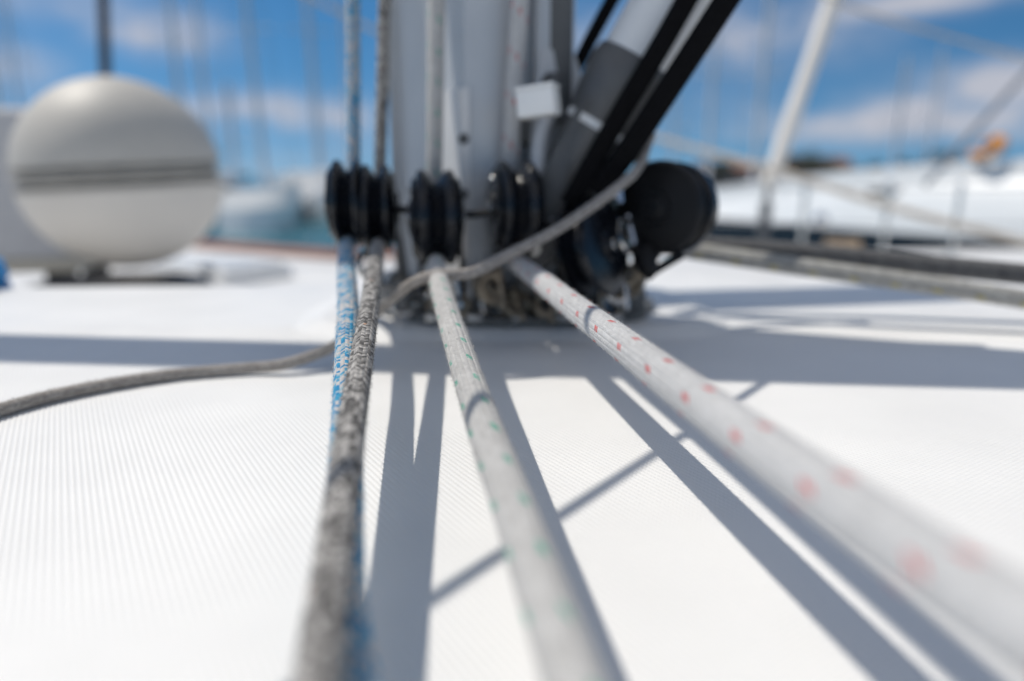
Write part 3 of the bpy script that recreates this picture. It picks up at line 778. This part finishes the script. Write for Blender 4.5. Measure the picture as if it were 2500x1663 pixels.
def build_canvas_box():
    c = at(-70, 455, 1.80)
    top = at(60, 262, 1.7).z; bot = at(60, 665, 1.7).z
    root = thing('canvas_box', (c.x, c.y, bot), 'grey canvas covered box with beige piping behind the big ball', 'box')
    bm = BM(); add_box(bm, (c.x, c.y + .05, (top + bot) / 2), (.52, .36, top - bot), Matrix.Rotation(math.radians(12), 3, 'Z'), .045, 5)
    link('cover', bm, M['canvas'], root)
    bm = BM()
    R = Matrix.Rotation(math.radians(12), 3, 'Z')
    pts = [Vector((c.x, c.y + .05, bot + .01)) + R @ Vector((sx * .262, sy * .182, 0)) for sx, sy in ((-1, 1), (-1, -1), (1, -1), (1, 1))]
    add_tube(bm, pts, .020, 12)
    link('piping', bm, M['piping'], root)
    for sx in (-1, 1):
        for sy in (-1, 1):
            bm = BM()
            p = Vector((c.x, c.y + .05, (bot + ZS) / 2)) + R @ Vector((sx * .2, sy * .12, 0)); add_box(bm, p, (.06, .06, bot - ZS), R, .005)
            link('foot', bm, M['blackm'], root)
build_canvas_box()

bm = BM(); p = at(258, 200, 2.9); q = at(250, -40, 2.9)
d = (q - p).normalized(); add_rod(bm, p - d * ((p.z - ZS) / d.z), p + d * 3.5, .022, .020, 20)
tag(link('pole', bm, M['brown']), 'upright dark brown pole rising behind the big ball', 'pole')

def build_hatch():
    c = at(545, 652, 2.5); c.z = ZS
    root = thing('deck_hatch', c, 'low white hatch on the side deck right of the big ball', 'hatch')
    R = Matrix.Rotation(math.radians(-30), 3, 'Z')
    bm = BM(); add_box(bm, c + Vector((0, 0, .022)), (.40, .30, .044), R, .012, 3); link('coaming', bm, M['gelcoat'], root)
    bm = BM(); add_box(bm, c + Vector((0, 0, .054)), (.36, .26, .018), R, .007, 3); link('lid', bm, M['gelcoat'], root)
    bm = BM(); add_box(bm, c + R @ Vector((.1, -.14, .055)), (.05, .02, .02), R, .004); link('latch', bm, M['blackm'], root)
build_hatch()
def coil(px, py, dep, label, matl):
    c = at(px, py, dep); pts = []
    for i in range(150):
        t = i / 150 * 2 * math.pi * 5
        pts.append(c + Vector(((.05 + .004 * math.sin(t * .7)) * math.cos(t), (.05 + .004 * math.cos(t * .5)) * math.sin(t), .004 + i / 150 * .03)))
    bm = BM(); add_tube(bm, pts, .005, 10); tag(link('rope_coil', bm, matl), label, 'rope coil')
p = deckpt(-22, 712, .0); coil(-128, 716, .74, 'small coil of blue rope on the roof edge at the left', M['bluec'])

# ------------------------------------------------------------------ rail, shroud and lines at right
def stanchion(px, py, dep, h, label):
    b = at(px, py, dep); b.z = ZS
    root = thing('stanchion', b, label, 'stanchion', 'steel stanchions on the far rail')
    bm = BM(); add_rod(bm, b, b + Vector((0, 0, h)), .0095, n=18); link('post', bm, M['steel'], root)
    bm = BM(); add_lathe(bm, b, (0, 0, 1), [(0, 0), (.035, 0), (.035, .008), (.020, .014), (.018, .05), (0, .05)], 24); link('base', bm, M['steel'], root)
    bm = BM(); add_lathe(bm, b + Vector((0, 0, h)), (0, 0, 1), [(.0095, -.01), (.0120, -.006), (.0120, .006), (.008, .012), (0, .014)], 18); link('cap', bm, M['chrome'], root)
    return b
st = [stanchion(1955, 602, 2.93, .33, 'steel rail post nearest the white shroud'), stanchion(2155, 608, 2.90, .33, 'steel rail post in the middle, before the white hull'), stanchion(2325, 612, 2.88, .33, 'steel rail post nearest the right edge')]
for hgt, lab in ((.32, 'upper lifeline wire along the rail posts'), (.17, 'lower lifeline wire along the rail posts')):
    bm = BM(); e0 = st[0] + (st[0] - st[2]) * 1.8; e1 = st[2] + (st[2] - st[0]) * 1.5
    add_tube(bm, [p + Vector((0, -.0, hgt)) for p in (e0, st[0], st[1], st[2], e1)], .003, 8)
    tag(link('lifeline', bm, M['wire']), lab, 'wire', 'lifelines')

def shroud():
    lo = at(1860, 590, 2.9); a = at(1876, 455, 2.9); b = at(2040, -20, 2.9)
    root = thing('shroud', lo, 'thick white covered shroud leaning right, its turnbuckle at the rail', 'shroud')
    d = (b - a).normalized()
    bm = BM(); add_rod(bm, a, a + d * 5.0, .034, .034, 24); link('cover', bm, M['pvc'], root)
    bm = BM()
    lo2 = Vector((lo.x, lo.y, ZS)); k = (a - lo2); 
    add_tube(bm, [lo2 + k * .05, lo2 + k * .25], .012, 12); add_tube(bm, [lo2 + k * .25, lo2 + k * .8], .024, 14); add_tube(bm, [lo2 + k * .8, a], .012, 12)
    link('turnbuckle', bm, M['alu_dark'], root)
    bm = BM(); add_box(bm, lo2 + Vector((0, 0, .012)), (.06, .04, .024), None, .004); link('chainplate', bm, M['steel'], root)
shroud()
def fline(pts, r, m, label, name='line', cat='line', grp=None):
    bm = BM(); add_tube(bm, spline(pts, .06), r, 10)
    return tag(link(name, bm, m), label, cat, grp)
fline([at(1400, 268, 3.0), at(1590, 332, 2.7), at(1880, 412, 2.3), at(2200, 512, 1.95), at(2640, 625, 1.65)], .011, M['line_beige'], 'beige line slanting down to the right in front of the white hull', 'mooring_line')
fline([at(1960, -40, 2.6), at(2100, 26, 2.6), at(2500, 142, 2.6), at(2800, 230, 2.6)], .006, M['line_beige'], 'pale stay crossing the upper right corner', 'stay')
fline([at(2620, 60, 4.2), at(2500, 185, 4.2), at(2330, 372, 4.2), at(2260, 450, 4.2)], .018, M['wire'], 'dark grey stay rising from the white hull at the right edge', 'stay')
fline([at(600, -80, 2.2), at(780, 5, 2.2), at(930, 82, 2.2), at(1080, 150, 2.2)], .006, M['line_beige'], 'pale stay at the top between the pole and the mast', 'stay')
def cleat():
    c = at(2055, 606, 2.9); c.z = at(2055, 598, 2.9).z
    root = thing('cleat', Vector((c.x, c.y, ZS)), 'tan leather covered cleat by the far rail', 'cleat')
    bm = BM(); add_tube(bm, spline([c + Vector((-.065, .012, .008)), c + Vector((-.025, .005, .002)), c + Vector((.025, -.005, .002)), c + Vector((.065, -.012, .008))], .006), .026, 14); link('horn', bm, M['tan'], root)
    bm = BM(); add_box(bm, Vector((c.x, c.y, (ZS + c.z) / 2)), (.05, .04, c.z - ZS), None, .006); link('base', bm, M['steel'], root)
cleat()
bm = BM(); c = at(2004, 536, 2.9); add_lathe(bm, c, (0, -1, 0), [(0, .03), (.015, .026), (.026, .015), (.03, 0), (.026, -.015), (.012, -.026), (.012, -.05), (0, -.05)], 24)
tag(link('snap_ball', bm, M['chrome']), 'small polished steel ball on the lifeline', 'fitting')
# ------------------------------------------------------------------ neighbouring yacht at right
def neighbour():
    # sheer line and waterline as seen across the gap
    top = [at(1700, 462, 8.6), at(1900, 436, 7.4), at(2150, 408, 6.2), at(2500, 384, 5.2), at(2900, 362, 4.5), at(3600, 335, 3.9)]
    root = thing('neighbouring_yacht', (top[3].x, top[3].y, -1.75), 'long white yacht hull moored close by at the right', 'yacht')
    n = Vector((.55, .83, 0)).normalized()
    T = spline(top, .25)
    rows = []
    for off, dz, absz in ((.35, -.04, None), (.10, -.005, None), (.0, -.03, None), (-.015, -.10, None), (-.03, -.16, None), (-.12, -.29, None), (-.20, None, -.325), (.10, None, -1.9)):
        rows.append([Vector((p.x, p.y, 0)) + n * off + Vector((0, 0, absz if absz is not None else p.z + dz)) for p in T])
    def sheet(rws):
        bm = BM(); V = [[bm.verts.new(p) for p in r] for r in rws]
        for a, b in zip(V, V[1:]):
            for i in range(len(a) - 1): bm.faces.new((a[i], a[i + 1], b[i + 1], b[i]))
        return bm
    link('gunwale', sheet(rows[0:5]), M['gelcoat'], root)
    link('topsides', sheet(rows[4:7]), M['hull'], root)
    bm = sheet(rows[6:8]); link('boot_stripe', bm, M['darkhull'], root)
    # deck behind the sheer
    deckrow = [p + n * 2.6 for p in rows[0]]
    link('deck', sheet([deckrow, rows[0]]), M['gelcoat'], root)
    bm = BM()
    for px, dep in ((2165, 6.05),):
        c = at(px, 470, dep); add_box(bm, c - n * .0, (.30, .02, .05), Matrix.Rotation(math.radians(-33), 3, 'Z'), .02)
    link('porthole', bm, M['darkglass'], root)
    return top
ntop = neighbour()
def buoy():
    c = at(2412, 362, 5.4)
    root = thing('horseshoe_buoy', c, 'orange horseshoe lifebuoy on the deck of the white yacht', 'lifebuoy')
    bm = BM(); add_torus(bm, c, Vector((.62, .15, -.75)), .10, .036, 30, 12, math.radians(-60), math.radians(240)); link('ring', bm, M['orange'], root)
    bm = BM(); add_rod(bm, c + Vector((-.02, .05, -.35)), c + Vector((.03, .05, .1)), .012); link('holder', bm, M['steel'], root)
buoy()

# ------------------------------------------------------------------ harbour on the far side
bm = BM(); add_box(bm, (-14, 47, -1.2), (120, 8, 1.5), Matrix.Rotation(math.radians(4), 3, 'Z'), .05)
tag(link('quay', bm, M['quay'], smooth=False), 'low dark stone quay behind the far boats', 'quay')

def motor_boat(px, py, dep, L, hh, hullm, label, rz, cover=0.0):
    b = at(px, py, dep); b.z = -1.75
    root = thing('motor_boat', b, label, 'boat', 'small boats across the water')
    R = Matrix.Rotation(rz, 4, 'Z'); T = Matrix.Translation(b) @ R
    st = []
    for s in np.linspace(0, 1, 14):
        w = (1 - s ** 3.2) * L * (.24 if cover else .16) + .02; x = (s - .5) * L
        st.append([T @ Vector((x + .5 * s, -w * .72, hh * (1 + .35 * s * s))), T @ Vector((x, -w * 1.0, 0)), T @ Vector((x, 0, -.3)), T @ Vector((x, w * 1.0, 0)), T @ Vector((x + .5 * s, w * .72, hh * (1 + .35 * s * s)))])
    bm = BM(); V = [[bm.verts.new(p) for p in r] for r in st]
    for a, c in zip(V, V[1:]):
        for i in range(4): bm.faces.new((a[i], a[i + 1], c[i + 1], c[i]))
        bm.faces.new((a[4], a[0], c[0], c[4]))
    bm.faces.new(V[0]); bm.faces.new(V[-1][::-1])
    link('hull', bm, hullm, root)
    if cover:                                                       # tent cover added to catch the sun, sloped from gunwale to ridge
        bm = BM(); V = [[bm.verts.new(p) for p in (r[0], r[0].lerp(r[4], .5) + Vector((0, 0, cover)), r[4])] for r in st]
        for a, c in zip(V, V[1:]):
            for i in range(2): bm.faces.new((a[i], a[i + 1], c[i + 1], c[i]))
        bm.faces.new(V[0]); bm.faces.new(V[-1])
        link('cover', bm, M['gelcoat'], root, angle=20); return
    def bx(name, c, s, m, bev=.08):
        bm = BM(); add_box(bm, T @ Vector(c), s, R.to_3x3(), bev, 2); link(name, bm, m, root)
    bx('cabin', (-.06 * L, 0, hh + .45), (L * .42, L * .24, 1.1), M['gelcoat'], .3)
    bx('window', (-.06 * L, 0, hh + .55), (L * .425, L * .246, .2), M['darkglass'], .03)
    bx('flybridge', (-.12 * L, 0, hh + 1.1), (L * .26, L * .19, .4), M['gelcoat'], .1)
motor_boat(632, 556, 26, 2.7, .75, M['hull'], 'small white boat under a tented cover added to catch the sun, right of the big ball', math.radians(-14), .75)
motor_boat(782, 500, 34, 3.4, 1.0, M['darkhull'], 'navy hulled boat under a tall white cover added to catch the sun, beside the left block', math.radians(-12), 1.3)
motor_boat(548, 520, 36, 6.0, 1.0, M['darkhull'], 'navy hulled boat partly hidden by the big ball', math.radians(-75))
motor_boat(712, 520, 41, 6.0, .8, M['darkhull'], 'dark low boat between the two boats under added white covers', math.radians(-95))

def sail_boat(px, dep, H, lean, label, r=.095, hullm='hull', L=8.5, rz=None):
    b = at(px, 440, dep); b.z = -1.75
    root = thing('sailing_boat', b, label, 'sailing boat', 'moored sailing boats')
    rz = math.radians(random.uniform(-110, -70)) if rz is None else rz
    T = Matrix.Translation(b) @ Matrix.Rotation(rz, 4, 'Z'); R3 = Matrix.Rotation(rz, 3, 'Z')
    bm = BM(); V = []
    for s in np.linspace(0, 1, 12):
        w = math.sin(math.pi * (.18 + .82 * s) * .5 * 2 * .5 + .0) ; w = (1 - abs(2 * s - .85) ** 2.4 * .75 if s < .97 else .08) * L * .15
        x = (s - .5) * L; h = .95 + .25 * s * s
        V.append([bm.verts.new(T @ Vector(p)) for p in ((x, -w, h), (x, -w * .8, .0), (x, 0, -.4), (x, w * .8, .0), (x, w, h))])
    for a, c in zip(V, V[1:]):
        for i in range(4): bm.faces.new((a[i], a[i + 1], c[i + 1], c[i]))
        bm.faces.new((a[4], a[0], c[0], c[4]))
    bm.faces.new(V[0]); bm.faces.new(V[-1][::-1])
    link('hull', bm, M[hullm], root)
    bm = BM(); add_box(bm, T @ Vector((-.02 * L, 0, 1.2)), (L * .4, L * .17, .5), R3, .1, 2); link('cabin', bm, M['gelcoat'], root)
    top = b + Vector((lean * H, 0, H))
    bm = BM(); add_rod(bm, b + Vector((0, 0, 1.0)), top, r * 1.15, r * .9, 12); link('mast', bm, M['mastfar'], root)
    bm = BM(); m_ = b + Vector((lean * H * .5, 0, H * .55)); add_rod(bm, m_ - R3 @ Vector((0, 1.1, 0)), m_ + R3 @ Vector((0, 1.1, 0)), .03, n=8); link('spreader', bm, M['mastfar'], root)
    bm = BM()
    for e in (T @ Vector((L * .5, 0, 1.2)), T @ Vector((-L * .5, 0, 1.0)), T @ Vector((-.3, L * .13, 1.0)), T @ Vector((-.3, -L * .13, 1.0))):
        add_tube(bm, [e, top], .012, 5)
    link('rigging', bm, M['wire'], root)
    bm = BM(); add_tube(bm, [b + Vector((0, 0, 2.0)), b + Vector((0, 0, 2.0)) + R3 @ Vector((-L * .38, 0, .1))], .13, 10); link('boom', bm, M['darkhull'] if hullm != 'hull' else M['whitep'], root)
for a in [(28, 33, 15, 0, 'sailing boat at the left edge, its mast beside the canvas box', .12), (75, 45, 17, .0, 'farther sailing boat whose mast shows just right of the leftmost mast', .10, 'darkhull'),
          (462, 34, 15, -.01, 'sailing boat with a mast just right of the brown pole', .12, 'darkhull'), (520, 40, 14, .0, 'sailing boat behind the right side of the big ball', .11, 'darkhull'),
          (575, 38, 7.0, .0, 'small sailing boat with a short dark mast right of the ball', .13, 'darkhull'), (650, 31, 15, -.03, 'sailing boat with a pale leaning mast midway between ball and mast', .12),
          (785, 34, 16, -.02, 'sailing boat with a pale mast next to the blue rope', .12), (858, 44, 13, 0, 'sailing boat mostly behind the blue rope', .09),
          (1725, 36, 13, 0, 'sailing boat with a pale mast right of the black lines', .12), (1840, 34, 12.5, .01, 'sailing boat whose mast stands left of the white shroud', .12),
          (1640, 42, 9, -.01, 'sailing boat with a low mast close to the big black block', .10), (2178, 48, 10, 0, 'distant sailing boat with a faint mast above the white hull', .11), (2260, 55, 12, 0, 'most distant sailing boat behind the white hull', .10)]:
    sail_boat(*a)

def tree(px, dep, h, w, label):
    b = at(px, 440, dep); b.z = -1.2
    root = thing('pine_tree', b, label, 'tree', 'trees on the far shore')
    bm = BM(); add_rod(bm, b, b + Vector((0, 0, h * .75)), .18, .07, 10)
    for k in range(5):
        a = random.uniform(0, 6.28); z = h * random.uniform(.45, .7)
        add_rod(bm, b + Vector((0, 0, z)), b + Vector((math.cos(a) * w * .35, math.sin(a) * w * .35, z + h * .15)), .06, .025, 6)
    link('trunk', bm, M['trunk'], root)
    bm = BM()
    for c in range(11):
        cc = Vector((random.gauss(0, w * .25), random.gauss(0, w * .25), h * random.uniform(.55, .95))); rr = w * random.uniform(.16, .28)
        for i in range(170):
            d = Vector((random.gauss(0, 1), random.gauss(0, 1), random.gauss(0, .7))).normalized() * rr * random.random() ** .4
            p = b + cc + d; s = random.uniform(.10, .2)
            u = Vector((random.uniform(-1, 1), random.uniform(-1, 1), random.uniform(-1, 1))).normalized(); v = u.orthogonal().normalized()
            bm.faces.new([bm.verts.new(p + u * s), bm.verts.new(p + v * s * .5), bm.verts.new(p - u * s), bm.verts.new(p - v * s * .5)])
    link('crown', bm, M['leaf'], root, smooth=False)
bm = BM(); add_box(bm, (70, 92, -1.0), (150, 14, 2.2), Matrix.Rotation(math.radians(-14), 3, 'Z'), .2)
tag(link('breakwater', bm, M['quay'], smooth=False), 'low stone breakwater on the far shore at right', 'breakwater')
for a in [(1950, 84, 4.6, 4.0, 'broad dark tree on the shore right of the white shroud'), (2010, 86, 4.0, 4.0, 'smaller tree right beside the broad dark tree'), (1760, 84, 3.4, 4.0, 'low tree on the shore between the big black block and the shroud'), (2130, 90, 3.4, 3.0, 'tree on the shore behind the middle rail post'),
          (2210, 92, 4.0, 3.0, 'tree on the shore left of the dark stay'), (2300, 92, 4.9, 3.5, 'tallest tree on the shore, near the orange lifebuoy')]:
    tree(*a)
def house(px, dep, w, h, label):
    b = at(px, 440, dep); b.z = 0.0
    root = thing('house', b, label, 'house', 'houses on the far shore')
    bm = BM(); add_box(bm, b + Vector((0, 0, h / 2)), (w, 5, h)); link('wall', bm, M['plaster'], root, smooth=False)
    bm = BM(); vs = [bm.verts.new(b + Vector(p)) for p in ((-w / 2 - .3, -2.8, h + .003), (w / 2 + .3, -2.8, h + .003), (w / 2 + .3, 2.8, h + .003), (-w / 2 - .3, 2.8, h + .003), (-w / 2 - .3, 0, h + 1.1), (w / 2 + .3, 0, h + 1.1))]
    for f in ((0, 1, 5, 4), (2, 3, 4, 5), (0, 4, 3), (1, 2, 5), (3, 2, 1, 0)): bm.faces.new([vs[i] for i in f])
    link('roof', bm, M['tile'], root, smooth=False)
    for i in range(3):
        bm = BM(); add_box(bm, b + Vector((-w * .3 + i * w * .3, -2.52, h * .55)), (.9, .1, 1.2)); link('window', bm, M['darkglass'], root, smooth=False)
house(1985, 95, 8, 2.2, 'tiled low house behind the trees right of the shroud')
house(1780, 98, 9, 1.6, 'tiled low house left of the shroud')
